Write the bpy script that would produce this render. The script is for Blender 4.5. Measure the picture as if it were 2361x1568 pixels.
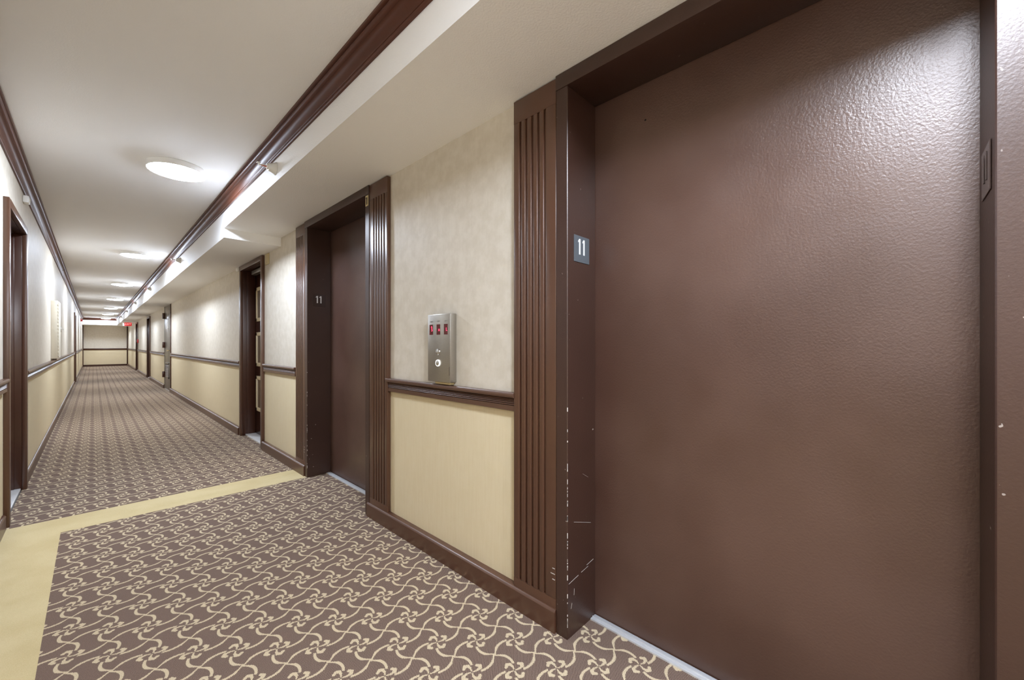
import bpy, bmesh, math, random
from mathutils import Vector, Matrix

S = bpy.context.scene
for o in list(bpy.data.objects):
    bpy.data.objects.remove(o)
COL = S.collection

# ------------------------------------------------------------------ camera, world, exposure
FPX, W, H = 921.0, 2361.0, 1568.0
TH = math.atan(965.0 / FPX)
CAM_Z = 1.145
cd = bpy.data.cameras.new('camera')
cd.sensor_fit = 'HORIZONTAL'
cd.sensor_width = 36.0
cd.lens = FPX / W * 36.0
cd.shift_y = 10.0 / W
cd.clip_start = 0.02
cam = bpy.data.objects.new('camera', cd)
cam.location = (0, 0, CAM_Z)
cam.rotation_euler = (math.pi / 2, 0, -TH)
COL.objects.link(cam)
S.camera = cam

wd = bpy.data.worlds.new('world')
S.world = wd
wd.use_nodes = True
wd.node_tree.nodes['Background'].inputs[0].default_value = (0.9, 0.88, 0.84, 1)
wd.node_tree.nodes['Background'].inputs[1].default_value = 0.0

S.view_settings.view_transform = 'Standard'
S.view_settings.look = 'None'
S.view_settings.gamma = 1.0
S.view_settings.use_curve_mapping = False
S.view_settings.exposure = 3.1
LAMP_STRENGTH = 22.0
try:
    S.cycles.use_denoising = True
    S.cycles.max_bounces = 7
    S.cycles.diffuse_bounces = 6
    S.cycles.glossy_bounces = 3
    S.cycles.caustics_reflective = False
    S.cycles.use_adaptive_sampling = True
    S.cycles.adaptive_threshold = 0.03
    S.cycles.sample_clamp_indirect = 8.0
except Exception:
    pass

# ------------------------------------------------------------------ helpers
def srgb(r, g, b):
    def c(v):
        v /= 255.0
        return v / 12.92 if v <= 0.04045 else ((v + 0.055) / 1.055) ** 2.4
    return (c(r), c(g), c(b), 1.0)

class NT:
    def __init__(self, name):
        self.m = bpy.data.materials.new(name)
        self.m.use_nodes = True
        self.t = self.m.node_tree
        self.b = self.t.nodes['Principled BSDF']
        self._co = None
    def n(self, typ, **kw):
        nd = self.t.nodes.new(typ)
        for k, v in kw.items():
            setattr(nd, k, v)
        return nd
    def link(self, a, b):
        self.t.links.new(a, b)
    def _in(self, sock, v):
        if isinstance(v, bpy.types.NodeSocket):
            self.link(v, sock)
        elif v is not None:
            sock.default_value = v
    def math(self, op, a, b=None, c=None, clamp=False):
        nd = self.n('ShaderNodeMath', operation=op)
        nd.use_clamp = clamp
        self._in(nd.inputs[0], a)
        if b is not None: self._in(nd.inputs[1], b)
        if c is not None: self._in(nd.inputs[2], c)
        return nd.outputs[0]
    def co(self):
        if self._co is None:
            self._co = self.n('ShaderNodeTexCoord').outputs['Object']
        return self._co
    def mapped(self, scale):
        mp = self.n('ShaderNodeMapping')
        self.link(self.co(), mp.inputs[0])
        mp.inputs['Scale'].default_value = scale
        return mp.outputs[0]
    def noise(self, scale, detail=2.0, vec=None, rough=0.5):
        nd = self.n('ShaderNodeTexNoise')
        self.link(vec if vec is not None else self.co(), nd.inputs['Vector'])
        nd.inputs['Scale'].default_value = scale
        nd.inputs['Detail'].default_value = detail
        nd.inputs['Roughness'].default_value = rough
        return nd.outputs['Fac']
    def ramp(self, fac, lo, hi, a=0.0, b=1.0):
        nd = self.n('ShaderNodeMapRange')
        nd.interpolation_type = 'SMOOTHSTEP'
        self._in(nd.inputs[0], fac)
        nd.inputs[1].default_value = lo; nd.inputs[2].default_value = hi
        nd.inputs[3].default_value = a; nd.inputs[4].default_value = b
        return nd.outputs[0]
    def mix(self, fac, a, b):
        nd = self.n('ShaderNodeMix', data_type='RGBA')
        self._in(nd.inputs[0], fac)
        self._in(nd.inputs[6], a); self._in(nd.inputs[7], b)
        return nd.outputs[2]
    def xyz(self):
        nd = self.n('ShaderNodeSeparateXYZ')
        self.link(self.co(), nd.inputs[0])
        return nd.outputs
    def bump(self, h, strength, dist):
        nd = self.n('ShaderNodeBump')
        nd.inputs['Strength'].default_value = strength
        nd.inputs['Distance'].default_value = dist
        self.link(h, nd.inputs['Height'])
        self.link(nd.outputs[0], self.b.inputs['Normal'])
        return nd
    def base(self, v): self._in(self.b.inputs['Base Color'], v)
    def rough(self, v): self._in(self.b.inputs['Roughness'], v)
    def spec(self, v): self._in(self.b.inputs['Specular IOR Level'], v)
    def warm(self): self.b.inputs['Specular Tint'].default_value = (1.0, 0.92, 0.84, 1)
    def metal(self, v): self._in(self.b.inputs['Metallic'], v)
    def emit(self, col, s):
        self._in(self.b.inputs['Emission Color'], col)
        self._in(self.b.inputs['Emission Strength'], s)

M = {}
def simple(name, col, rough=0.5, spec=0.5, metal=0.0, var=0.06, nscale=6.0, bump=None, emit=None):
    t = NT(name)
    dark = tuple(c * (1 - var) for c in col[:3]) + (1,)
    lite = tuple(min(1, c * (1 + var)) for c in col[:3]) + (1,)
    t.base(t.mix(t.noise(nscale, 3), dark, lite))
    t.rough(rough); t.spec(spec); t.metal(metal)
    if name.endswith('_paint') and col[0] < 0.2: t.warm()
    if bump:
        t.bump(t.noise(bump[0], 2), bump[1], bump[2])
    if emit:
        t.emit(emit[0], emit[1])
        if not name.startswith('diffuser'):
            t.m.cycles.emission_sampling = 'NONE'
    M[name] = t.m
    return t

simple('ceiling_paint', srgb(244, 243, 241), 0.7, 0.3, var=0.012, nscale=2, bump=(160, 0.25, 0.002))
simple('soffit_paint', srgb(245, 243, 239), 0.6, 0.3, var=0.012, nscale=2, bump=(140, 0.4, 0.003))
simple('white_plastic', srgb(236, 234, 228), 0.4, 0.5, var=0.02)
simple('sprinkler_metal', srgb(222, 218, 208), 0.35, 0.6, var=0.03)
simple('lamp_ring', srgb(235, 233, 228), 0.45, 0.5, var=0.01)
simple('crown_paint', srgb(82, 42, 26), 0.44, 0.45, var=0.12, nscale=3)
simple('trim_paint', srgb(84, 55, 40), 0.3, 0.8, var=0.1, nscale=4)
simple('rail_paint', srgb(90, 62, 48), 0.3, 0.7, var=0.1, nscale=4)
simple('door_paint', srgb(64, 36, 25), 0.3, 0.5, var=0.08)
simple('dark_paint', srgb(64, 34, 23), 0.25, 0.6, var=0.08)
simple('door_beige', srgb(222, 205, 168), 0.4, 0.5, var=0.04)
simple('panel_inset', srgb(104, 84, 66), 0.4, 0.5, var=0.08)
simple('steel_door', srgb(120, 112, 100), 0.28, 0.5, metal=0.35, var=0.04)
simple('cabinet_paint', srgb(222, 215, 198), 0.4, 0.5, var=0.02)
simple('beige_plate', srgb(200, 182, 136), 0.5, 0.4, var=0.03)
simple('brass', srgb(205, 185, 140), 0.25, 0.5, metal=1.0, var=0.03)
simple('marble', srgb(228, 226, 222), 0.3, 0.5, var=0.08, nscale=14)
simple('red_plastic', srgb(190, 30, 28), 0.4, 0.5, var=0.03)
simple('slab', srgb(110, 105, 100), 0.9, 0.2)
simple('black_gap', srgb(18, 14, 12), 0.7, 0.2)
simple('plate_steel', srgb(112, 120, 126), 0.3, 0.5, metal=0.5, var=0.04)
simple('plate_dark', srgb(62, 44, 36), 0.22, 0.6, metal=0.2, var=0.05)
simple('digit_white', srgb(232, 232, 230), 0.4, 0.5, var=0.01)
simple('digit_dark', srgb(70, 58, 40), 0.5, 0.4, var=0.02)
simple('engrave_grey', srgb(150, 146, 138), 0.5, 0.4, var=0.02)
simple('display_red', srgb(70, 14, 14), 0.25, 0.5, var=0.05, emit=(srgb(120, 10, 10), 0.02))
simple('led_red', srgb(255, 60, 90), 0.5, 0.3, var=0.01, emit=(srgb(255, 70, 105), 0.3))
simple('ring_lit', srgb(255, 255, 255), 0.5, 0.3, var=0.0, emit=((1, 1, 1, 1), 0.2))
simple('chrome', srgb(220, 220, 218), 0.15, 0.5, metal=1.0, var=0.02)
simple('exit_red', srgb(225, 40, 45), 0.4, 0.4, var=0.02, emit=(srgb(225, 40, 45), 0.06))
simple('exit_letter', srgb(255, 225, 225), 0.4, 0.4, var=0.01, emit=(srgb(255, 220, 220), 0.08))
simple('diffuser', (0.9, 0.9, 0.88, 1), 0.6, 0.2, var=0.0, emit=((0.875, 1.0, 1.22, 1), LAMP_STRENGTH * 0.86))
simple('diffuser_boosted', (0.9, 0.9, 0.88, 1), 0.6, 0.2, var=0.0, emit=((0.875, 1.0, 1.22, 1), LAMP_STRENGTH * 1.3))  # output raised above the corridor lamps to brighten the near area
simple('paint_chip', srgb(190, 180, 170), 0.6, 0.3, var=0.05)

def brushed():
    t = NT('brushed_steel')
    n = t.noise(60, 3, t.mapped((1, 1, 14)))
    t.base(t.mix(n, srgb(160, 154, 144), srgb(184, 178, 168)))
    t.metal(0.9); t.rough(t.ramp(n, 0.3, 0.7, 0.3, 0.4))
    M['brushed_steel'] = t.m
brushed()

def alu():
    t = NT('sill_aluminium')
    t.base(t.mix(t.noise(30, 3, t.mapped((20, 1, 1))), srgb(195, 195, 195), srgb(232, 232, 232)))
    t.metal(0.3); t.rough(0.35)
    M['sill_aluminium'] = t.m
alu()

def elevator_paint():
    t = NT('elevator_paint')
    n = t.noise(1.6, 3)
    t.base(t.mix(t.ramp(n, 0.3, 0.7), srgb(70, 46, 37), srgb(88, 64, 54)))
    t.rough(t.ramp(t.noise(5, 3), 0.3, 0.7, 0.32, 0.40)); t.spec(0.8); t.warm()
    a = t.noise(150, 2)
    b = t.noise(40, 2, t.mapped((1, 1.0, 0.25)))
    t.bump(t.math('ADD', a, t.math('MULTIPLY', b, 0.4)), 0.24, 0.003)
    M['elevator_paint'] = t.m
elevator_paint()

def frame_paint():
    # painted steel frame, with pale scratches and chips where it has been knocked
    t = NT('frame_paint')
    base = t.mix(t.noise(3, 3), srgb(52, 32, 25), srgb(66, 44, 36))
    o = t.xyz()
    scr = t.noise(14, 4, t.mapped((1.0, 1.0, 16.0)), 0.6)
    spot = t.noise(2.2, 2)
    low = t.ramp(o[2], 0.9, 0.25)
    m1 = t.math('MULTIPLY', t.ramp(scr, 0.715, 0.735), t.ramp(spot, 0.5, 0.58))
    m1 = t.math('MULTIPLY', m1, low)
    m2 = t.math('MULTIPLY', t.ramp(t.noise(55, 2), 0.745, 0.76), t.ramp(o[2], 2.0, 0.3, 0.3, 1.0))
    mask = t.math('MAXIMUM', m1, t.math('MULTIPLY', m2, 0.7))
    t.base(t.mix(mask, base, srgb(190, 178, 166)))
    t.rough(0.38); t.spec(0.65); t.warm()
    t.bump(t.noise(150, 2), 0.2, 0.002)
    M['frame_paint'] = t.m
frame_paint()

def wallpaper(name, c0, c1, rough, fibre):
    t = NT(name)
    mott = t.noise(16, 4, None, 0.6)
    fib = t.noise(90, 2, t.mapped((1, 1, 0.08)))
    f = t.math('ADD', t.math('MULTIPLY', mott, 1 - fibre), t.math('MULTIPLY', fib, fibre))
    t.base(t.mix(t.ramp(f, 0.32, 0.68), c0, c1))
    t.rough(rough); t.spec(0.25)
    t.bump(t.math('ADD', t.noise(260, 2), t.math('MULTIPLY', fib, 0.5)), 0.22, 0.0015)
    M[name] = t.m
wallpaper('wallpaper_upper', srgb(208, 198, 180), srgb(218, 209, 193), 0.52, 0.15)
wallpaper('wallpaper_lower', srgb(222, 206, 170), srgb(225, 210, 176), 0.5, 0.6)

def carpet_border():
    t = NT('carpet_border')
    n = t.math('ADD', t.math('MULTIPLY', t.noise(5, 3), 0.5), t.math('MULTIPLY', t.noise(300, 2), 0.5))
    t.base(t.mix(t.ramp(n, 0.3, 0.7), srgb(198, 178, 132), srgb(212, 194, 150)))
    t.rough(0.95); t.spec(0.1)
    t.bump(t.noise(500, 2), 0.4, 0.002)
    M['carpet_border'] = t.m
carpet_border()

def carpet():
    t = NT('carpet_pattern')
    o = t.xyz()
    EX, EY, X0, Y0 = 0.1088, 0.1022, 1.130, 0.860
    A = t.math('DIVIDE', t.math('SUBTRACT', o[0], X0), EX)
    B = t.math('DIVIDE', t.math('SUBTRACT', o[1], Y0), EY)
    s0 = t.math('MULTIPLY', t.math('SUBTRACT', A, B), 0.5)
    t0 = t.math('MULTIPLY', t.math('ADD', A, B), 0.5)
    jn = t.math('MULTIPLY', t.math('SUBTRACT', t.noise(330, 1), 0.5), 0.05)
    s = t.math('ADD', s0, jn); tt = t.math('SUBTRACT', t0, jn)
    ps = t.math('SUBTRACT', t.math('FRACT', t.math('ADD', s, 0.5)), 0.5)
    pt = t.math('SUBTRACT', t.math('FRACT', t.math('ADD', tt, 0.5)), 0.5)
    same = t.math('GREATER_THAN', t.math('MULTIPLY', ps, pt), 0.0)
    a = t.math('ABSOLUTE', ps); b = t.math('ABSOLUTE', pt)
    d = t.math('MULTIPLY', same, t.math('SUBTRACT', a, b))
    u = t.math('ADD', b, d)
    v = t.math('SUBTRACT', a, d)
    def ln(x, y):
        return t.math('SQRT', t.math('ADD', t.math('MULTIPLY', x, x), t.math('MULTIPLY', y, y)))
    # stem: quarter circle from the flower (heading +u) to the crossing (heading +v)
    rr = ln(u, v)
    PN = 2.3
    pn = t.math('ADD', t.math('POWER', u, PN), t.math('POWER', t.math('MAXIMUM', t.math('SUBTRACT', 0.5, v), 0.0), PN))
    arc = t.math('ABSOLUTE', t.math('SUBTRACT', t.math('POWER', pn, 1.0 / PN), 0.5))
    wid = t.ramp(rr, 0.2, 0.7, 0.029, 0.038)
    stem = t.math('MULTIPLY', t.ramp(t.math('SUBTRACT', arc, wid), 0.007, -0.007), t.ramp(rr, 0.20, 0.22))
    def capsule(x0, y0, x1, y1, r0):
        dx, dy = x1 - x0, y1 - y0
        L2 = dx * dx + dy * dy
        px = t.math('SUBTRACT', u, x0); py = t.math('SUBTRACT', v, y0)
        h = t.math('DIVIDE', t.math('ADD', t.math('MULTIPLY', px, dx), t.math('MULTIPLY', py, dy)), L2, clamp=True)
        qx = t.math('SUBTRACT', px, t.math('MULTIPLY', h, dx))
        qy = t.math('SUBTRACT', py, t.math('MULTIPLY', h, dy))
        return t.ramp(t.math('SUBTRACT', ln(qx, qy), r0), 0.007, -0.007)
    mask = stem
    for c in ((0.035, 0.012, 0.12, 0.05, 0.019), (0.12, 0.05, 0.18, 0.115, 0.031), (0.18, 0.115, 0.17, 0.185, 0.046), (0.17, 0.185, 0.095, 0.20, 0.040)):
        mask = t.math('MAXIMUM', mask, capsule(*c))
    # ground weave
    wv = t.math('SINE', t.math('ADD', t.math('MULTIPLY', s0, 180.0), t.math('MULTIPLY', t.noise(60, 2), 3.0)))
    wv = t.math('MULTIPLY', t.math('ADD', wv, 1.0), 0.5)
    g = t.math('ADD', t.math('MULTIPLY', wv, 0.5), t.math('MULTIPLY', t.noise(420, 2), 0.5))
    ground = t.mix(t.ramp(g, 0.2, 0.8), srgb(70, 52, 44), srgb(150, 128, 113))
    tan = t.mix(t.ramp(t.noise(380, 2), 0.3, 0.7), srgb(186, 166, 134), srgb(214, 196, 164))
    t.base(t.mix(mask, ground, tan))
    t.rough(0.95); t.spec(0.08)
    t.bump(t.noise(600, 1), 0.3, 0.002)
    M['carpet_pattern'] = t.m
carpet()

# ---- mesh helpers
def mesh_obj(name, bm, mat, parent=None, smooth=None):
    me = bpy.data.meshes.new(name)
    bmesh.ops.recalc_face_normals(bm, faces=bm.faces)
    bm.to_mesh(me); bm.free()
    me.materials.append(M[mat])
    if smooth is not None:
        me.shade_smooth()
        me.set_sharp_from_angle(angle=math.radians(smooth))
    o = bpy.data.objects.new(name, me)
    COL.objects.link(o)
    if parent is not None:
        o.parent = parent
    return o

def add_box(bm, x0, x1, y0, y1, z0, z1, bevel=0.0, seg=2):
    b2 = bmesh.new()
    bmesh.ops.create_cube(b2, size=1.0)
    sx, sy, sz = abs(x1 - x0), abs(y1 - y0), abs(z1 - z0)
    for v in b2.verts:
        v.co = Vector(((x0 + x1) / 2 + v.co.x * sx, (y0 + y1) / 2 + v.co.y * sy, (z0 + z1) / 2 + v.co.z * sz))
    if bevel > 0:
        bmesh.ops.bevel(b2, geom=b2.edges[:] , offset=min(bevel, 0.45 * min(sx, sy, sz)), segments=seg, affect='EDGES', profile=0.5)
    merge(bm, b2)

def merge(bm, b2):
    me = bpy.data.meshes.new('tmp')
    b2.to_mesh(me); b2.free()
    bm.from_mesh(me)
    bpy.data.meshes.remove(me)

def box(name, x0, x1, y0, y1, z0, z1, mat, parent=None, bevel=0.0, seg=2):
    bm = bmesh.new()
    add_box(bm, x0, x1, y0, y1, z0, z1, bevel, seg)
    return mesh_obj(name, bm, mat, parent, 40 if bevel > 0 else None)

def extrude_profile(name, pts, y0, y1, mat, parent=None, axis='Y', smooth=35):
    """pts = [(x, z)...] closed outline, extruded along Y (or along X with pts = (y, z))."""
    bm = bmesh.new()
    def P(p, k):
        return (p[0], k, p[1]) if axis == 'Y' else (k, p[0], p[1])
    r0 = [bm.verts.new(P(p, y0)) for p in pts]
    r1 = [bm.verts.new(P(p, y1)) for p in pts]
    n = len(pts)
    for i in range(n):
        bm.faces.new((r0[i], r0[(i + 1) % n], r1[(i + 1) % n], r1[i]))
    bm.faces.new(r0); bm.faces.new(list(reversed(r1)))
    return mesh_obj(name, bm, mat, parent, smooth)

def lathe(bm, prof, seg, mat4):
    rings = []
    for r, z in prof:
        if r < 1e-6:
            rings.append([bm.verts.new(mat4 @ Vector((0, 0, z)))])
        else:
            rings.append([bm.verts.new(mat4 @ Vector((r * math.cos(2 * math.pi * k / seg), r * math.sin(2 * math.pi * k / seg), z))) for k in range(seg)])
    for a, b in zip(rings, rings[1:]):
        for k in range(seg):
            k2 = (k + 1) % seg
            if len(a) == 1 and len(b) == 1: continue
            if len(a) == 1: bm.faces.new((a[0], b[k], b[k2]))
            elif len(b) == 1: bm.faces.new((a[k], b[0], a[k2]))
            else: bm.faces.new((a[k], b[k], b[k2], a[k2]))

def text_obj(name, body, size, mat, parent, mat4, depth=0.0008):
    """flat lettering cut as a thin mesh; mat4 maps text plane (x right, y up, z out)."""
    cu = bpy.data.curves.new(name, 'FONT')
    cu.body = body; cu.size = size; cu.extrude = depth
    cu.align_x = 'CENTER'; cu.align_y = 'CENTER'
    cu.resolution_u = 4
    tmp = bpy.data.objects.new('tmp_text', cu)
    COL.objects.link(tmp)
    bpy.context.view_layer.update()
    dg = bpy.context.evaluated_depsgraph_get()
    me = bpy.data.meshes.new_from_object(tmp.evaluated_get(dg))
    bpy.data.objects.remove(tmp)
    bpy.data.curves.remove(cu)
    me.transform(mat4)
    me.materials.clear(); me.materials.append(M[mat])
    me.name = name
    o = bpy.data.objects.new(name, me)
    COL.objects.link(o)
    if parent is not None: o.parent = parent
    return o

def frame4(origin, right, up):
    r = Vector(right).normalized(); u = Vector(up).normalized(); n = r.cross(u)
    m = Matrix.Identity(4)
    for i in range(3):
        m[i][0], m[i][1], m[i][2], m[i][3] = r[i], u[i], n[i], origin[i]
    return m

def tag(o, label=None, cat=None, kind=None, group=None):
    if label: o['label'] = label
    if cat: o['category'] = cat
    if kind: o['kind'] = kind
    if group: o['group'] = group
    return o

def empty(name, label, cat, kind=None, group=None, loc=(0, 0, 0)):
    o = bpy.data.objects.new(name, None)
    o.location = loc
    o.empty_display_size = 0.1
    COL.objects.link(o)
    tag(o, label, cat, kind, group)
    return o

# ------------------------------------------------------------------ dimensions (metres)
XR, XC = 1.293, 1.266           # right wall face, face of casings
XL = -0.388                     # left wall face
XS = 0.823                      # soffit face
ZC = 2.465                      # ceiling
ZS1, ZS2, YSTEP = 2.207, 2.122, 4.42
YB, YE = -3.4, 30.0             # closing wall behind the camera, end wall
RAIL0, RAIL1 = 0.850, 0.932
BASE = 0.092

# ------------------------------------------------------------------ floor
fl = tag(box('floor', XL - .3, XR + .3, YB - .2, YE + .2, -.15, -.012, 'slab'), 'concrete floor slab carrying the corridor carpet', 'floor', 'structure')
BX, BY0, BY1 = -.138, 3.66, 3.965
box('carpet', XL, XR + .3, BY1, YE, -.012, 0, 'carpet_pattern', fl)
box('carpet', BX, XR + .3, YB, BY0, -.012, 0, 'carpet_pattern', fl)
bm = bmesh.new()
add_box(bm, XL, XR + .02, BY0, BY1, -.012, 0.0006)
add_box(bm, XL, BX, YB, BY0, -.012, 0.0006)
o = mesh_obj('carpet_border', bm, 'carpet_border', fl); o['label'] = 'plain straw yellow carpet border strip'

# ------------------------------------------------------------------ ceiling and soffit
cl = tag(box('ceiling', XL - .3, XS + .05, YB - .2, YE + .2, ZC, ZC + .12, 'ceiling_paint'), 'flat off-white painted ceiling of the corridor', 'ceiling', 'structure')
box('soffit', XS, XR + .3, YB - .2, YSTEP, ZS1, ZC + .12, 'soffit_paint', cl)
box('soffit', XS, XR + .3, YSTEP, YE + .2, ZS2, ZC + .12, 'soffit_paint', cl)
YBH = 28.8
box('bulkhead', XL - .05, XS, YBH, YE + .1, ZS2 + .005, ZC + .1, 'soffit_paint', cl)

# ------------------------------------------------------------------ walls (opening list: y0, y1, top)
R_OPEN = [(-.178, .941, ZS1), (2.545, 3.67, ZS1), (5.003, 5.93, 2.085), (12.62, 13.72, 2.125), (17.62, 18.62, 2.06), (22.9, 23.9, 2.06)]
L_OPEN = [(4.03, 4.98, 2.035), (17.1, 18.08, 2.035)]

def wall(name, x0, x1, opens, label, top):
    bm = bmesh.new()
    y = YB
    segs = []
    for a, b, t_ in opens + [(YE, None, None)]:
        add_box(bm, x0, x1, y, a, RAIL0 + .03, top)
        segs.append((y, a))
        if b is not None:
            if t_ < top: add_box(bm, x0, x1, a, b, t_, top)
            y = b
    o = tag(mesh_obj(name, bm, 'wallpaper_upper'), label, 'wall', 'structure')
    for a, b in segs:
        box('wainscot_panel', x0, x1, a, b, -.01, RAIL0 + .03, 'wallpaper_lower', o)
    return o, segs

wr, rsegs = wall('wall_right', XR, XR + .3, R_OPEN, 'long wall on the elevator side, mottled beige paper over cream dado', ZC)
wl_, lsegs = wall('wall_left', XL - .3, XL, L_OPEN, 'long wall opposite the elevators, beige paper over cream dado', ZC)
we = tag(box('wall_end', XL - .3, XR + .3, YE, YE + .2, RAIL0 + .03, ZC, 'wallpaper_upper'), 'end wall closing the far end of the corridor', 'wall', 'structure')
box('wainscot_panel', XL - .3, XR + .3, YE, YE + .2, -.01, RAIL0 + .03, 'wallpaper_lower', we)
wb = tag(box('wall_back', XL - .3, XR + .3, YB - .2, YB, RAIL0 + .03, ZC, 'wallpaper_upper'), 'wall closing the corridor behind the viewpoint', 'wall', 'structure')
box('wainscot_panel', XL - .3, XR + .3, YB - .2, YB, -.01, RAIL0 + .03, 'wallpaper_lower', wb)
# shafts and rooms behind the door openings
box('backing_panel', XR + .3, XR + .34, YB - .2, YE + .2, -.15, ZC, 'black_gap', wr)
box('backing_panel', XL - .34, XL - .3, YB - .2, YE + .2, -.15, ZC, 'black_gap', wl_)

# casing extents along y on each side, where base and rail stop
R_CAS = [(-.435, 1.199), (2.31, 3.965), (4.955, 5.985), (12.56, 13.78), (17.56, 18.68), (22.84, 23.96)]
L_CAS = [(3.965, 5.04), (17.04, 18.14)]
def gaps(cas):
    y = YB; out = []
    for a, b in cas + [(YE, None)]:
        out.append((y, a)); y = b
    return out

# ------------------------------------------------------------------ baseboards
def base_prof(xw, sgn, t_=.032):
    f = xw + sgn * t_
    m = xw + sgn * (t_ - .006)
    return [(xw, 0.0), (f, 0.0), (f, BASE - .010), (m, BASE - .002), (m - sgn * .004, BASE), (xw, BASE)]
br = empty('baseboard_right', 'dark brown baseboard along the elevator side wall', 'baseboard', 'structure')
R_BASE = [(YB, -.205), (.968, 2.541), (3.697, 4.955), (5.985, 12.56), (13.78, 17.56), (18.68, 22.84), (23.96, YE)]
for a, b in R_BASE:
    extrude_profile('board', base_prof(XR, -1, .036), a, b, 'trim_paint', br)
bl = empty('baseboard_left', 'dark brown baseboard along the wall opposite the elevators', 'baseboard', 'structure')
for a, b in [(YB, 3.965), (5.04, 6.3), (6.303, 10.8), (10.803, 17.04), (18.14, YE)]:
    extrude_profile('board', base_prof(XL, 1, .016), a, b, 'trim_paint', bl)
be = empty('baseboard_end', 'dark baseboard under the far end wall', 'baseboard', 'structure')
extrude_profile('board', [(YE, 0), (YE - .03, 0), (YE - .03, BASE), (YE, BASE)], XL + .016, XR - .036, 'dark_paint', be, axis='X', smooth=None)

# ------------------------------------------------------------------ chair rails
def rail_prof(xw, s):
    def p(d, z): return (xw + s * d, z)
    pts = [p(0, RAIL0), p(.016, RAIL0), p(.020, RAIL0 + .003), p(.020, RAIL0 + .024)]
    z = RAIL0 + .024
    for k in range(4):
        pts += [p(.014, z + .0012), p(.014, z + .0025), p(.0195, z + .0035), p(.0208, z + .0052), p(.0195, z + .0068)]
        z += .0078
    pts += [p(.015, z + .0015), p(.015, z + .003), p(.028, z + .005), p(.030, z + .008), p(.030, RAIL1 - .006), p(.026, RAIL1), p(0, RAIL1)]
    return pts
tr1 = empty('trim_1', 'reeded brown chair rail along the elevator side wall', 'chair rail', 'structure')
for a, b in gaps(R_CAS):
    extrude_profile('rail', rail_prof(XR, -1), a, b, 'rail_paint', tr1, smooth=50)
tr2 = empty('trim_2', 'reeded brown chair rail along the wall opposite the elevators', 'chair rail', 'structure')
for a, b in gaps(L_CAS):
    extrude_profile('rail', rail_prof(XL, 1), a, b, 'rail_paint', tr2, smooth=50)
tr3 = empty('trim_3', 'dark chair rail and corner strips framing the far end wall', 'chair rail', 'structure')
box('rail', XL + .03, XR - .03, YE - .03, YE, RAIL0, RAIL1, 'dark_paint', tr3, .004)
box('corner_strip', XL, XL + .035, YE - .04, YE, 0, ZS2, 'dark_paint', tr3, .003)
box('corner_strip', XR - .05, XR, YE - .04, YE, 0, ZS2, 'dark_paint', tr3, .003)

# ------------------------------------------------------------------ crown mouldings
def crown_prof(xw, s):
    def p(d, z): return (xw + s * d, ZC - z)
    pts = [p(0, .112), p(.010, .112), p(.013, .108), p(.013, .101), p(.009, .0995), p(.009, .0975), p(.0125, .096), p(.0135, .093), p(.0115, .0905), p(.013, .089)]
    for k in range(1, 9):                       # cove
        a = k / 8 * math.pi / 2
        pts.append(p(.013 + .026 * (1 - math.cos(a)), .089 - .046 * math.sin(a)))
    pts += [p(.039, .0415), p(.0415, .041)]
    for k in range(1, 9):                       # bead
        a = -math.pi / 2 + k / 8 * math.pi
        pts.append(p(.0415 + .013 * math.cos(a), .0285 - .0125 * math.sin(a)))
    pts += [p(.0445, .0145), p(.0555, .0135), p(.060, .011), p(.060, 0), p(0, 0)]
    return pts
tr4 = empty('trim_4', 'mahogany brown crown moulding on the soffit', 'crown moulding', 'structure')
yy = [YB, .2, 5.13, 10.08, 15.0, 19.9, 24.8, YBH]
for i, (a, b) in enumerate(zip(yy, yy[1:])):
    extrude_profile('moulding', crown_prof(XS, -1), a + .002, b - .002, 'crown_paint', tr4, smooth=28)
def seams(prof, xw, ys, par):
    p2 = [(xw + (x - xw) * .965, ZC + (z - ZC) * .975) for x, z in prof]
    for y in ys:
        extrude_profile('joint', p2, y - .005, y + .005, 'black_gap', par, smooth=None)
seams(crown_prof(XS, -1), XS, yy[1:-1], tr4)
tr5 = empty('trim_5', 'mahogany brown crown moulding above the left wall', 'crown moulding', 'structure')
yy = [YB, .45, 5.34, 10.3, 15.3, 20.2, 25.1, YBH]
for i, (a, b) in enumerate(zip(yy, yy[1:])):
    jog = .004 if i % 2 else 0.0
    o = extrude_profile('moulding', crown_prof(XL, 1), a + .003, b - .002, 'crown_paint', tr5, smooth=28)
    o.location.z = -jog * .5
seams(crown_prof(XL, 1), XL, yy[1:-1], tr5)
tr6 = empty('trim_6', 'dark crown moulding across the far bulkhead', 'crown moulding', 'structure')
prof = [(YBH - (x - XS) * -1, z) for x, z in crown_prof(XS, -1)]
extrude_profile('moulding', prof, XL + .0, XS - .0, 'crown_paint', tr6, axis='X', smooth=28)

# ------------------------------------------------------------------ elevators
def fluted(name, y0, y1, ztop, parent):
    bm = bmesh.new()
    add_box(bm, XC + .010, XR, y0, y1, 0, ztop, .002)
    z0, z1 = .13, ztop - .098
    add_box(bm, XC + .002, XC + .014, y0, y1, 0, z0, .0015)
    add_box(bm, XC + .002, XC + .014, y0, y1, z1, ztop, .0015)
    n, gw = 5, .011
    lo, hi = y0 + .058, y1 - .038
    if name == 'flip': lo, hi = y0 + .038, y1 - .058
    pitch = (hi - lo) / (n - 1)
    edges = [y0]
    for k in range(n):
        c = lo + k * pitch
        edges += [c - gw / 2, c + gw / 2]
    edges.append(y1)
    for k in range(0, len(edges), 2):
        add_box(bm, XC + .002, XC + .014, edges[k], edges[k + 1], z0 - .001, z1 + .001, .003, 3)
    return mesh_obj('fluted_casing', bm, 'trim_paint', parent, 40)

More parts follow.
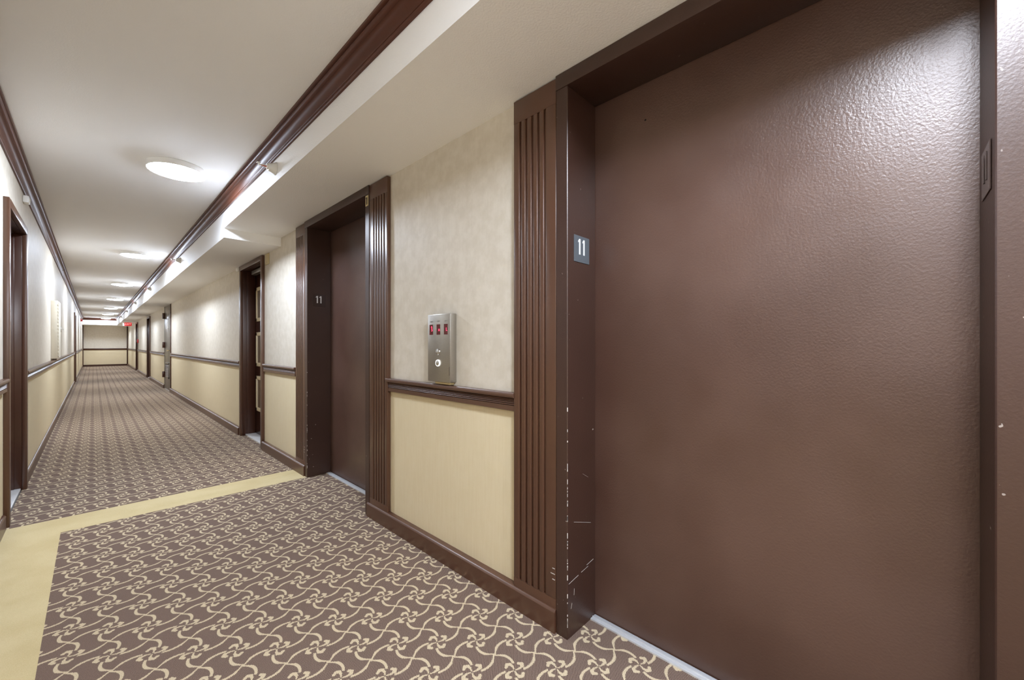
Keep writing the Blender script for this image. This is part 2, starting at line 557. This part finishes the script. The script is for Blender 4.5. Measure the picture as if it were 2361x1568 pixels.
def elevator(idx, y0, label):
    y1 = y0 + 1.062
    d = empty('door_%d' % idx, label, 'elevator door', 'structure')
    XD = 1.466
    ZO = 2.147
    bm = bmesh.new()
    add_box(bm, XD, XD + .03, y0 - .05, y1 + .05, .004, ZO + .05)
    mesh_obj('door_panel', bm, 'elevator_paint', d)
    for s, yi in ((-1, y0), (1, y1)):
        c_ = .0025
        pts = [(XC + c_, yi), (XD - .002, yi), (XD - .002, yi + s * .03), (XC + .03, yi + s * .03), (XC + .03, yi + s * .055), (XC + c_, yi + s * .055), (XC, yi + s * (.055 - c_)), (XC, yi + s * c_)]
        bm = bmesh.new()
        r0 = [bm.verts.new((p[0], p[1], 0)) for p in pts]
        r1 = [bm.verts.new((p[0], p[1], ZO)) for p in pts]
        for k in range(len(pts)):
            bm.faces.new((r0[k], r0[(k + 1) % len(pts)], r1[(k + 1) % len(pts)], r1[k]))
        bm.faces.new(r0); bm.faces.new(r1)
        mesh_obj('jamb', bm, 'frame_paint', d, 30)
        if s > 0: fluted('n', y1 + .057, y1 + .288, ZS1 - .006, d)
        else: fluted('flip', y0 - .288, y0 - .057, ZS1 - .006, d)
    bm = bmesh.new()
    add_box(bm, XC - .004, XD - .002, y0 - .055, y1 + .055, ZO, ZS1 - .001, .002)
    mesh_obj('header', bm, 'frame_paint', d, 40)
    bm = bmesh.new()
    add_box(bm, XD - .040, XD - .004, y0 + .001, y1 - .001, -.005, .007, .0015)
    add_box(bm, XD - .026, XD - .020, y0 + .001, y1 - .001, .006, .0095, .001)
    mesh_obj('sill', bm, 'sill_aluminium', d, 40)
    return d, y0, y1, XD

def hole(d, y, z, xd):
    bm = bmesh.new()
    lathe(bm, [(0, .0006), (.0035, .0006), (.004, 0)], 14, Matrix.Translation((xd, y, z)) @ frame4((0, 0, 0), (0, -1, 0), (0, 0, 1)))
    mesh_obj('key_hole', bm, 'black_gap', d)
e1 = elevator(1, -.150, 'brown painted elevator door filling the right of the view')
e2 = elevator(2, 2.578, 'brown painted elevator door beyond the call panel')

hole(e1[0], .69, 2.008, e1[3])
random.seed(4)
def chips(parent, yc, n, seed):
    random.seed(seed)
    bm = bmesh.new()
    for k in range(n):
        z = random.choice([random.uniform(.02, .45), random.uniform(.02, .95)])
        w, h_ = random.uniform(.0015, .004), random.uniform(.004, .022)
        add_box(bm, XC - .0007, XC + w, yc - .0007, yc + w * .6, z, z + h_, .0006, 1)
    for x0, z0, x1, z1, w in () if n < 20 else ((1.31, .443, 1.43, .403, .0008), (1.275, .213, 1.34, .221, .0012), (1.36, .224, 1.41, .229, .0007), (1.40, .238, 1.45, .243, .0009), (1.31, .155, 1.312, .18, .0012), (1.29, .11, 1.296, .13, .001), (1.37, .62, 1.41, .597, .0005)):
        v = Vector((x1 - x0, 0, z1 - z0)); L = v.length
        b2 = bmesh.new()
        add_box(b2, -L / 2, L / 2, -.0009, .0002, -w * .6, w * .6)
        b2.transform(Matrix.Translation(((x0 + x1) / 2, yc, (z0 + z1) / 2)) @ Matrix.Rotation(-math.atan2(v.z, v.x), 4, 'Y'))
        merge(bm, b2)
    for k in range(3):
        add_box(bm, XC + .0012, XC + .003, yc + .062, yc + .075 + .008 * (k % 2), .205 + .022 * k, .208 + .022 * k)
    o = mesh_obj('paint_chip', bm, 'paint_chip', parent)
    o['kind'] = 'stuff'; o['label'] = 'pale chipped paint along the jamb corner'
chips(e1[0], e1[2], 30, 3)
chips(e2[0], e2[2], 16, 8)

def plate(y, side, xc, zc, mat, dig, label):
    """square number plate on a jamb; side=+1: on far jamb facing -Y, -1: on near jamb facing +Y"""
    p = empty('number_plate', label, 'sign', loc=(xc, y, zc))
    if side > 0:
        m = frame4((0, 0, 0), (1, 0, 0), (0, 0, 1))   # normal -Y
    else:
        m = frame4((0, 0, 0), (-1, 0, 0), (0, 0, 1))
    bm = bmesh.new()
    a, b = sorted((0.0, -side * .002))
    add_box(bm, -.054, .054, a, b, -.053, .053, .0006)
    mesh_obj('plate', bm, mat, p)
    off = -side * .0022
    for k, ch in enumerate('11'):
        mm = Matrix.Translation((m[0][0] * (-.0015 + (k - .5) * .030), off, .004)) @ m
        # digits drawn as tall condensed strokes
        b2 = bmesh.new()
        add_box(b2, -.0045, .0045, -.026, .036, 0, .0012)
        q = [b2.verts.new(v) for v in ((-.0045, .036, .0012), (-.0045, .026, .0012), (-.0125, .020, .0012), (-.0125, .027, .0012))]
        b2.faces.new(q)
        b2.transform(mm)
        mesh_obj('digit', b2, dig, p)
    return p
plate(e1[2] - .0005, 1, 1.362, 1.527, 'plate_steel', 'digit_white', 'grey metal plate with white number 11 on left jamb of the near elevator')
plate(e2[2] - .0005, 1, 1.366, 1.527, 'plate_dark', 'digit_white', 'dark plate with white number 11 on left jamb of the far elevator')
plate(e1[1] + .0005, -1, 1.362, 1.527, 'plate_dark', 'plate_dark', 'brown plate with raised number 11 on right jamb of the near elevator')

cp = empty('car_number_plate', 'small tan plate marked 1 at top of the far elevator frame', 'sign', loc=(XC - .0005, e2[1] - .027, 2.105))
box('plate', -.0015, .0003, -.019, .019, -.033, .036, 'beige_plate', cp)
b2 = bmesh.new()
add_box(b2, -.0028, -.0014, -.007, .006, -.024, .024)
add_box(b2, -.0028, -.0014, .005, .012, .015, .024)
mesh_obj('digit', b2, 'digit_dark', cp)

# ------------------------------------------------------------------ call panel
cpx = 1.2506
cp = empty('call_panel', 'brushed steel elevator call panel with three red displays and two buttons', 'call panel', loc=(XR, 1.727, .948))
def cbox(name, x0, x1, y0, y1, z0, z1, mat, bev=0.0, parent=cp):
    return box(name, x0 - XR, x1 - XR, y0 - 1.727, y1 - 1.727, z0 - .948, z1 - .948, mat, parent, bev)
cbox('housing', cpx, XR, 1.629, 1.825, .948, 1.304, 'brushed_steel', .004)
cbox('back_box', cpx + .012, XR - .002, 1.645, 1.775, .936, .950, 'beige_plate', .002)
cbox('seam', cpx - .0004, cpx + .004, 1.6335, 1.6355, .985, 1.03, 'black_gap')
for k, (yc, tx) in enumerate(((1.792, '5'), (1.728, 'n'), (1.664, 'L'))):
    dsp = cbox('display', cpx - .0006, cpx + .002, yc - .0155, yc + .0155, 1.196, 1.250, 'display_red')
    m = Matrix.Translation((cpx - .0012 - XR, yc - .0075 - 1.727, 1.222 - .948)) @ frame4((0, 0, 0), (0, -1, 0), (0, 0, 1))
    text_obj('display_digit', tx, .025, 'led_red', dsp, m, .0004)
    if k == 0:
        m = Matrix.Translation((cpx - .0012 - XR, yc - .0045 - 1.727, 1.234 - .948)) @ frame4((0, 0, 0), (0, -1, 0), (0, 0, 1))
        text_obj('display_arrow', '^', .022, 'led_red', dsp, m, .0004)
    m = Matrix.Translation((cpx - .0008 - XR, yc - .001 - 1.727, 1.266 - .948)) @ frame4((0, 0, 0), (0, -1, 0), (0, 0, 1))
    text_obj('engraving', 'CAR %d' % (k + 1), .0088, 'engrave_grey', cp, m, .0003)
for z, lit in ((1.105, False), (1.047, True)):
    m = Matrix.Translation((cpx - XR, 1.730 - 1.727, z - .948)) @ frame4((0, 0, 0), (0, -1, 0), (0, 0, 1))
    bm = bmesh.new()
    lathe(bm, [(.0175, 0), (.0175, .004), (.0168, .0055), (.0145, .0055), (.0142, .003)], 28, m)
    ring = mesh_obj('button_ring', bm, 'ring_lit' if lit else 'chrome', cp, 40)
    bm = bmesh.new()
    lathe(bm, [(.0141, .001), (.0141, .0052), (.011, .0068), (0, .0076)], 28, m)
    mesh_obj('button', bm, 'chrome', ring, 40)

# ------------------------------------------------------------------ panelled apartment door (right)
def cased_opening(d, wallx, s, y0, y1, top, cw, proj, depth, mat='door_paint', casmat='trim_paint'):
    """s = -1: right wall (room at smaller x); +1: left wall."""
    f = wallx + s * proj
    back = wallx - s * depth
    def bx(n, xa, xb, ya, yb, za, zb, mt, bev=.003):
        xa, xb = sorted((xa, xb))
        return box(n, xa, xb, ya, yb, za, zb, mt, d, bev)
    bx('casing_stile', wallx, f, y0 - cw, y0, 0, top + cw, casmat)
    bx('casing_stile', wallx, f, y1, y1 + cw, 0, top + cw, casmat)
    bx('casing_head', wallx, f + s * .001, y0, y1, top, top + cw, casmat)
    bx('jamb', wallx - s * .0005, back, y0 - .024, y0 + .0, 0, top, mat, .001)
    bx('jamb', wallx - s * .0005, back, y1 - .0, y1 + .024, 0, top, mat, .001)
    bx('head_jamb', wallx - s * .0005, back, y0, y1, top - .0, top + .02, mat, .001)
    return bx

d3 = empty('door_3', 'dark brown apartment door with three beige framed panels beside the far elevator', 'door', 'structure')
DY0, DY1, DT = 5.03, 5.90, 2.062
bx = cased_opening(d3, XR, -1, DY0, DY1, DT, .056, .028, .20)
bx('door_stop', 1.335, 1.425, DY1 - .012, DY1, 0, DT, 'door_paint', .002)
bx('door_stop', 1.335, 1.425, DY0, DY0 + .012, 0, DT, 'door_paint', .002)
leaf = bx('door_leaf', 1.425, 1.465, DY0 + .003, DY1 - .003, .018, DT - .003, 'dark_paint', .003)
for z0, z1 in ((1.43, 1.855), (.872, 1.295), (.315, .75)):
    ya, yb = DY0 + .10, DY1 - .105
    bm = bmesh.new()
    fw = .045
    add_box(bm, 1.408, 1.428, ya, yb, z0, z0 + fw, .005)
    add_box(bm, 1.408, 1.428, ya, yb, z1 - fw, z1, .005)
    add_box(bm, 1.408, 1.428, ya, ya + fw, z0, z1, .005)
    add_box(bm, 1.408, 1.428, yb - fw, yb, z0, z1, .005)
    fr = mesh_obj('panel_frame', bm, 'door_beige', leaf, 40)
    box('panel_inset', 1.418, 1.427, ya + fw - .002, yb - fw + .002, z0 + fw - .002, z1 - fw + .002, 'panel_inset', fr)
bm = bmesh.new()
lathe(bm, [(0, 0), (.02, 0), (.02, .006), (.012, .012), (.012, .02), (0, .022)], 20, Matrix.Translation((1.42, 5.46, 1.62)) @ frame4((0, 0, 0), (0, -1, 0), (0, 0, 1)))
mesh_obj('door_viewer', bm, 'brass', leaf, 40)
bx('head_rail', 1.345, 1.40, DY0 + .02, DY1 - .17, DT - .062, DT - .014, 'steel_door', .006)
box('threshold', 1.318, 1.462, DY0 + .001, DY1 - .001, -.004, .017, 'marble', d3, .003)

# ------------------------------------------------------------------ steel service door
d4 = empty('door_4', 'grey steel service door with louvre and brown hinges', 'door', 'structure')
Y0, Y1 = 12.64, 13.70
box('frame_stile', XR - .018, XR + .06, Y0 - .07, Y0, 0, 2.118, 'dark_paint', d4, .003)
box('frame_stile', XR - .018, XR + .06, Y1, Y1 + .06, 0, 2.118, 'steel_door', d4, .003)
lf = box('door_leaf', XR - .012, XR + .04, Y0 + .002, Y1 - .002, .015, 2.112, 'steel_door', d4, .003)
for z in (1.88, 1.13, .37):
    box('hinge', XR - .062, XR - .010, Y1 - .05, Y1 + .03, z - .075, z + .075, 'dark_paint', d4, .004)
bm = bmesh.new()
for a in (0, 1):
    add_box(bm, XR - .028, XR - .011, Y0 + .17 + a * .62, Y0 + .21 + a * .62, .30, .68, .003)
    add_box(bm, XR - .028, XR - .011, Y0 + .17, Y0 + .83, .30 + a * .35, .34 + a * .35, .003)
lv = mesh_obj('louvre_frame', bm, 'steel_door', lf, 40)
box('louvre_back', XR - .0135, XR - .0118, Y0 + .2, Y0 + .8, .33, .66, 'black_gap', lv)
for k in range(9):
    bm = bmesh.new()
    z = .350 + k * .034
    add_box(bm, -.001, .001, Y0 + .205, Y0 + .795, -.016, .016)
    bm.transform(Matrix.Translation((XR - .019, 0, z)) @ Matrix.Rotation(math.radians(38), 4, 'Y'))
    mesh_obj('louvre_slat', bm, 'panel_inset', lv)
bm = bmesh.new()
add_box(bm, XR - .06, XR - .045, Y0 + .07, Y0 + .19, .985, 1.005, .004)
add_box(bm, XR - .055, XR - .011, Y0 + .07, Y0 + .09, .985, 1.005, .004)
mesh_obj('lever_handle', bm, 'brass', lf, 40)
sg = tag(box('door_sign', XR - .0155, XR - .0122, 13.02, 13.26, 1.55, 1.75, 'white_plastic', None, .001), 'small pale sign on the grey steel service door', 'sign')
sg2 = box('pictogram', XR - .0165, XR - .0154, 13.12, 13.16, 1.59, 1.71, 'panel_inset', sg)
box('threshold', XR - .012, XR + .06, Y0, Y1, -.004, .012, 'marble', d4, .003)

# ------------------------------------------------------------------ plain recessed doors
def plain_door(idx, label, wallx, s, y0, y1, top):
    d = empty('door_%d' % idx, label, 'door', 'structure')
    b_ = cased_opening(d, wallx, s, y0, y1, top, .055, .026, .2, mat='dark_paint')
    xa, xb = wallx - s * .125, wallx - s * .165
    leaf = b_('door_leaf', xa, xb, y0 + .003, y1 - .003, .016, top - .003, 'dark_paint')
    st = wallx - s * .038
    b_('door_stop', st, xa, y1 - .014, y1, 0, top, 'dark_paint', .002)
    b_('door_stop', st, xa, y0, y0 + .014, 0, top, 'dark_paint', .002)
    b_('head_stop', st, xa, y0, y1, top - .014, top, 'dark_paint', .002)
    b_('threshold', wallx - s * .006, xa, y0 + .001, y1 - .001, -.004, .014, 'marble', .003)
    bm = bmesh.new()
    nrm = frame4((0, 0, 0), (0, -1, 0), (0, 0, 1)) if s < 0 else frame4((0, 0, 0), (0, 1, 0), (0, 0, 1))
    lathe(bm, [(0, 0), (.028, 0), (.028, .006), (.011, .010), (.011, .03), (.026, .04), (.026, .055), (0, .064)], 20, Matrix.Translation((xa, y0 + .09, 1.0)) @ nrm)
    mesh_obj('door_knob', bm, 'brass', leaf, 40)
    return d
plain_door(5, 'dark recessed apartment door past the steel service door', XR, -1, 17.66, 18.6, 2.02)
plain_door(6, 'furthest dark recessed door on the elevator side near the exit sign', XR, -1, 22.92, 23.86, 2.02)
plain_door(7, 'dark recessed door at the left edge of the view', XL, 1, 4.05, 4.955, 2.012)
plain_door(8, 'far dark door on the left wall past the wall cabinet', XL, 1, 17.12, 18.05, 2.012)

# ------------------------------------------------------------------ ceiling lights
LX = 0.43
LY = [-.2, 3.86, 7.94, 12.02, 16.1, 20.18, 24.26, 28.34]
proto = None
def ceiling_light():
    r = empty('ceiling_light', '', 'ceiling light', loc=(0, 0, ZC))
    bm = bmesh.new()
    I = Matrix.Identity(4)
    lathe(bm, [(.0, 0), (.172, 0), (.176, -.004), (.176, -.030), (.1745, -.037), (.171, -.041), (.168, -.040), (.166, -.036), (.0, -.032)], 56, I)
    mesh_obj('ring', bm, 'lamp_ring', r, 40)
    bm = bmesh.new()
    lathe(bm, [(.168, -.038), (.165, -.042), (.150, -.047), (.085, -.058), (0, -.0635)], 40, I)
    mesh_obj('diffuser', bm, 'diffuser', r, 40)
    return r
def copy_tree(o, parent=None):
    c = o.copy(); COL.objects.link(c); c.parent = parent
    for ch in list(o.children):
        copy_tree(ch, c)
    return c
LL = ['round ceiling light above the near elevator, over the viewpoint', 'nearest and largest round white ceiling light in view',
      'second nearest round ceiling light in view', 'third nearest round ceiling light in view', 'fourth nearest round ceiling light in view',
      'fifth nearest round ceiling light in view', 'sixth round ceiling light, second furthest in view', 'furthest round ceiling light, just before the end bulkhead']
proto = ceiling_light()
for i, y in enumerate(LY):
    if i == 1:                                   # copy kept for the unseen fill lamp added behind the viewpoint
        fill_lamp = copy_tree(proto)
    o = proto if i == 0 else copy_tree(proto)
    o.location = (LX, y, ZC)
    tag(o, LL[i], 'ceiling light', None, 'round ceiling lights')
o = fill_lamp; o.location = (LX, -2.25, ZC)  # added lamp, out of view, lifts the light around the camera
for r in (proto, fill_lamp):
    for ch in r.children:
        if ch.name.startswith('diffuser'):
            ch.data = ch.data.copy(); ch.data.materials[0] = M['diffuser_boosted']  # overhead lamp and added fill lamp both boosted for a brighter foreground
tag(o, 'added fill light, unseen behind the viewpoint, shaped as a round ceiling light', 'ceiling light', None, 'round ceiling lights')

# ------------------------------------------------------------------ sidewall sprinklers
def sprinkler():
    r = empty('sprinkler_head', '', 'sprinkler', loc=(0, 0, 0))
    # local axis: +z of lathe points into the corridor (-X)
    m = frame4((0, 0, 0), (0, 1, 0), (0, 0, 1))
    m = Matrix(((0, 0, -1, 0), (0, 1, 0, 0), (1, 0, 0, 0), (0, 0, 0, 1)))
    bm = bmesh.new()
    lathe(bm, [(.0, .0005), (.041, .0005), (.042, .003), (.036, .010), (.030, .022), (.026, .034), (.024, .044), (.0175, .046), (.0165, .054), (0, .054)], 28, m)
    mesh_obj('escutcheon', bm, 'sprinkler_metal', r, 40)
    bm = bmesh.new()
    for s in (-1, 1):
        prev = None
        pts = [(.050, .011 * s), (.062, .014 * s), (.076, .012 * s), (.088, .003 * s)]
        for (a0, b0), (a1, b1) in zip(pts, pts[1:]):
            v = Vector((-(a1 - a0), b1 - b0, 0)); L = v.length
            b2 = bmesh.new()
            add_box(b2, -.0022, .0022, -.0022, .0022, 0, L + .002)
            q = Vector((0, 0, 1)).rotation_difference(v).to_matrix().to_4x4()
            b2.transform(Matrix.Translation((-a0, b0, 0)) @ q)
            merge(bm, b2)
    mesh_obj('frame_arms', bm, 'sprinkler_metal', r)
    bm = bmesh.new()
    lathe(bm, [(.003, .053), (.0035, .06), (.0025, .084), (0, .086)], 12, m)
    mesh_obj('bulb', bm, 'red_plastic', r, 40)
    bm = bmesh.new()
    add_box(bm, -.108, -.088, -.013, .013, .009, .0115, .001)
    add_box(bm, -.098, -.0955, -.012, .012, -.013, .010, .001)
    add_box(bm, -.097, -.085, -.003, .003, -.003, .003, .001)
    mesh_obj('deflector', bm, 'sprinkler_metal', r, 40)
    return r
SY = [2.92, 7.05, 11.15, 15.25, 19.3, 23.4]
SLb = ['nearest sidewall sprinkler head on the soffit face', 'second nearest sprinkler head on the soffit', 'third nearest sprinkler head on the soffit',
       'fourth nearest sprinkler head on the soffit', 'fifth sprinkler head along the soffit, second furthest', 'furthest sprinkler head on the soffit, near the exit sign']
sp = sprinkler()
for i, y in enumerate(SY):
    o = sp if i == 0 else copy_tree(sp)
    o.location = (XS, y, 2.292)
    tag(o, SLb[i], 'sprinkler', None, 'sidewall sprinkler heads')

# ------------------------------------------------------------------ small wall fittings
o = empty('wall_sensor', 'small white plastic sensor box under the left crown moulding', 'sensor', loc=(XL, 5.02, 2.30))
box('body', 0, .034, -.045, .045, -.028, .028, 'white_plastic', o, .008)
box('lens', .033, .037, -.02, .02, -.014, .014, 'cabinet_paint', o, .003)

o = empty('blank_cover_plate', 'beige blank cover plate under the soffit beside the panelled door', 'cover plate', loc=(XR, 4.865, 2.06))
box('plate', -.008, 0, -.065, .065, -.058, .058, 'beige_plate', o, .002)
box('screw', -.0095, -.0075, -.004, .004, -.036, -.028, 'panel_inset', o, .001)

o = empty('cable_cover', 'tiny white box under the soffit left of the panelled door', 'cable cover', loc=(XR, 6.06, 2.10))
box('body', -.03, 0, -.045, .045, -.022, .02, 'white_plastic', o, .004)
box('lid', -.033, -.029, -.04, .04, -.018, .016, 'white_plastic', o, .002)

# wall cabinet (left wall)
o = empty('wall_cabinet', 'tall narrow cream metal cabinet on the left wall above the chair rail', 'cabinet', loc=(XL, 8.2, .955))
box('body', 0, .062, -.18, .18, 0, .77, 'cabinet_paint', o, .004)
dr = box('cabinet_door', .063, .073, -.172, .176, .012, .758, 'cabinet_paint', o, .003)
for k in range(16):
    box('hinge_knuckle', .061, .069, -.182, -.176, .03 + k * .045, .05 + k * .045, 'cabinet_paint', o, .002)
box('label_plate', .0731, .0745, -.11, .06, .50, .60, 'white_plastic', dr)
box('latch', .073, .083, .10, .125, .36, .44, 'chrome', dr, .003)
box('pull_knob', .082, .105, .106, .118, .392, .404, 'chrome', dr, .003)
box('conduit_stub', .012, .05, -.15, -.07, -.022, .001, 'panel_inset', o, .004)

# red fire horn, left far
o = empty('fire_horn', 'red fire alarm horn high on the left wall at the far end', 'fire alarm', loc=(XL, 25.6, 2.21))
box('back_plate', 0, .02, -.06, .06, -.075, .075, 'red_plastic', o, .003)
box('horn', .02, .06, -.05, .05, -.06, .02, 'red_plastic', o, .006)
box('strobe', .02, .05, -.03, .03, .03, .065, 'white_plastic', o, .006)

# pull station, right far
o = empty('fire_pull_station', 'small red fire pull station beside the furthest right door', 'fire alarm', loc=(XR, 22.72, 1.28))
box('body', -.045, 0, -.045, .045, -.075, .075, 'red_plastic', o, .004)
box('pull_bar', -.056, -.044, -.032, .032, -.01, .012, 'white_plastic', o, .003)

# exit sign under the soffit
ex = empty('exit_sign', 'red and white exit sign hanging under the far soffit', 'exit sign', loc=(1.03, 24.4, ZS2))
box('housing', -.145, .145, -.028, .028, -.172, -.012, 'white_plastic', ex, .004)
box('canopy', -.04, .04, -.03, .03, -.013, 0, 'white_plastic', ex, .003)
fc = box('face', -.095, .138, -.0305, -.0275, -.164, -.02, 'exit_red', ex)
text_obj('lettering', 'EXIT', .098, 'exit_letter', fc, Matrix.Translation((.02, -.0312, -.092)) @ frame4((0, 0, 0), (1, 0, 0), (0, 0, 1)), .0004)
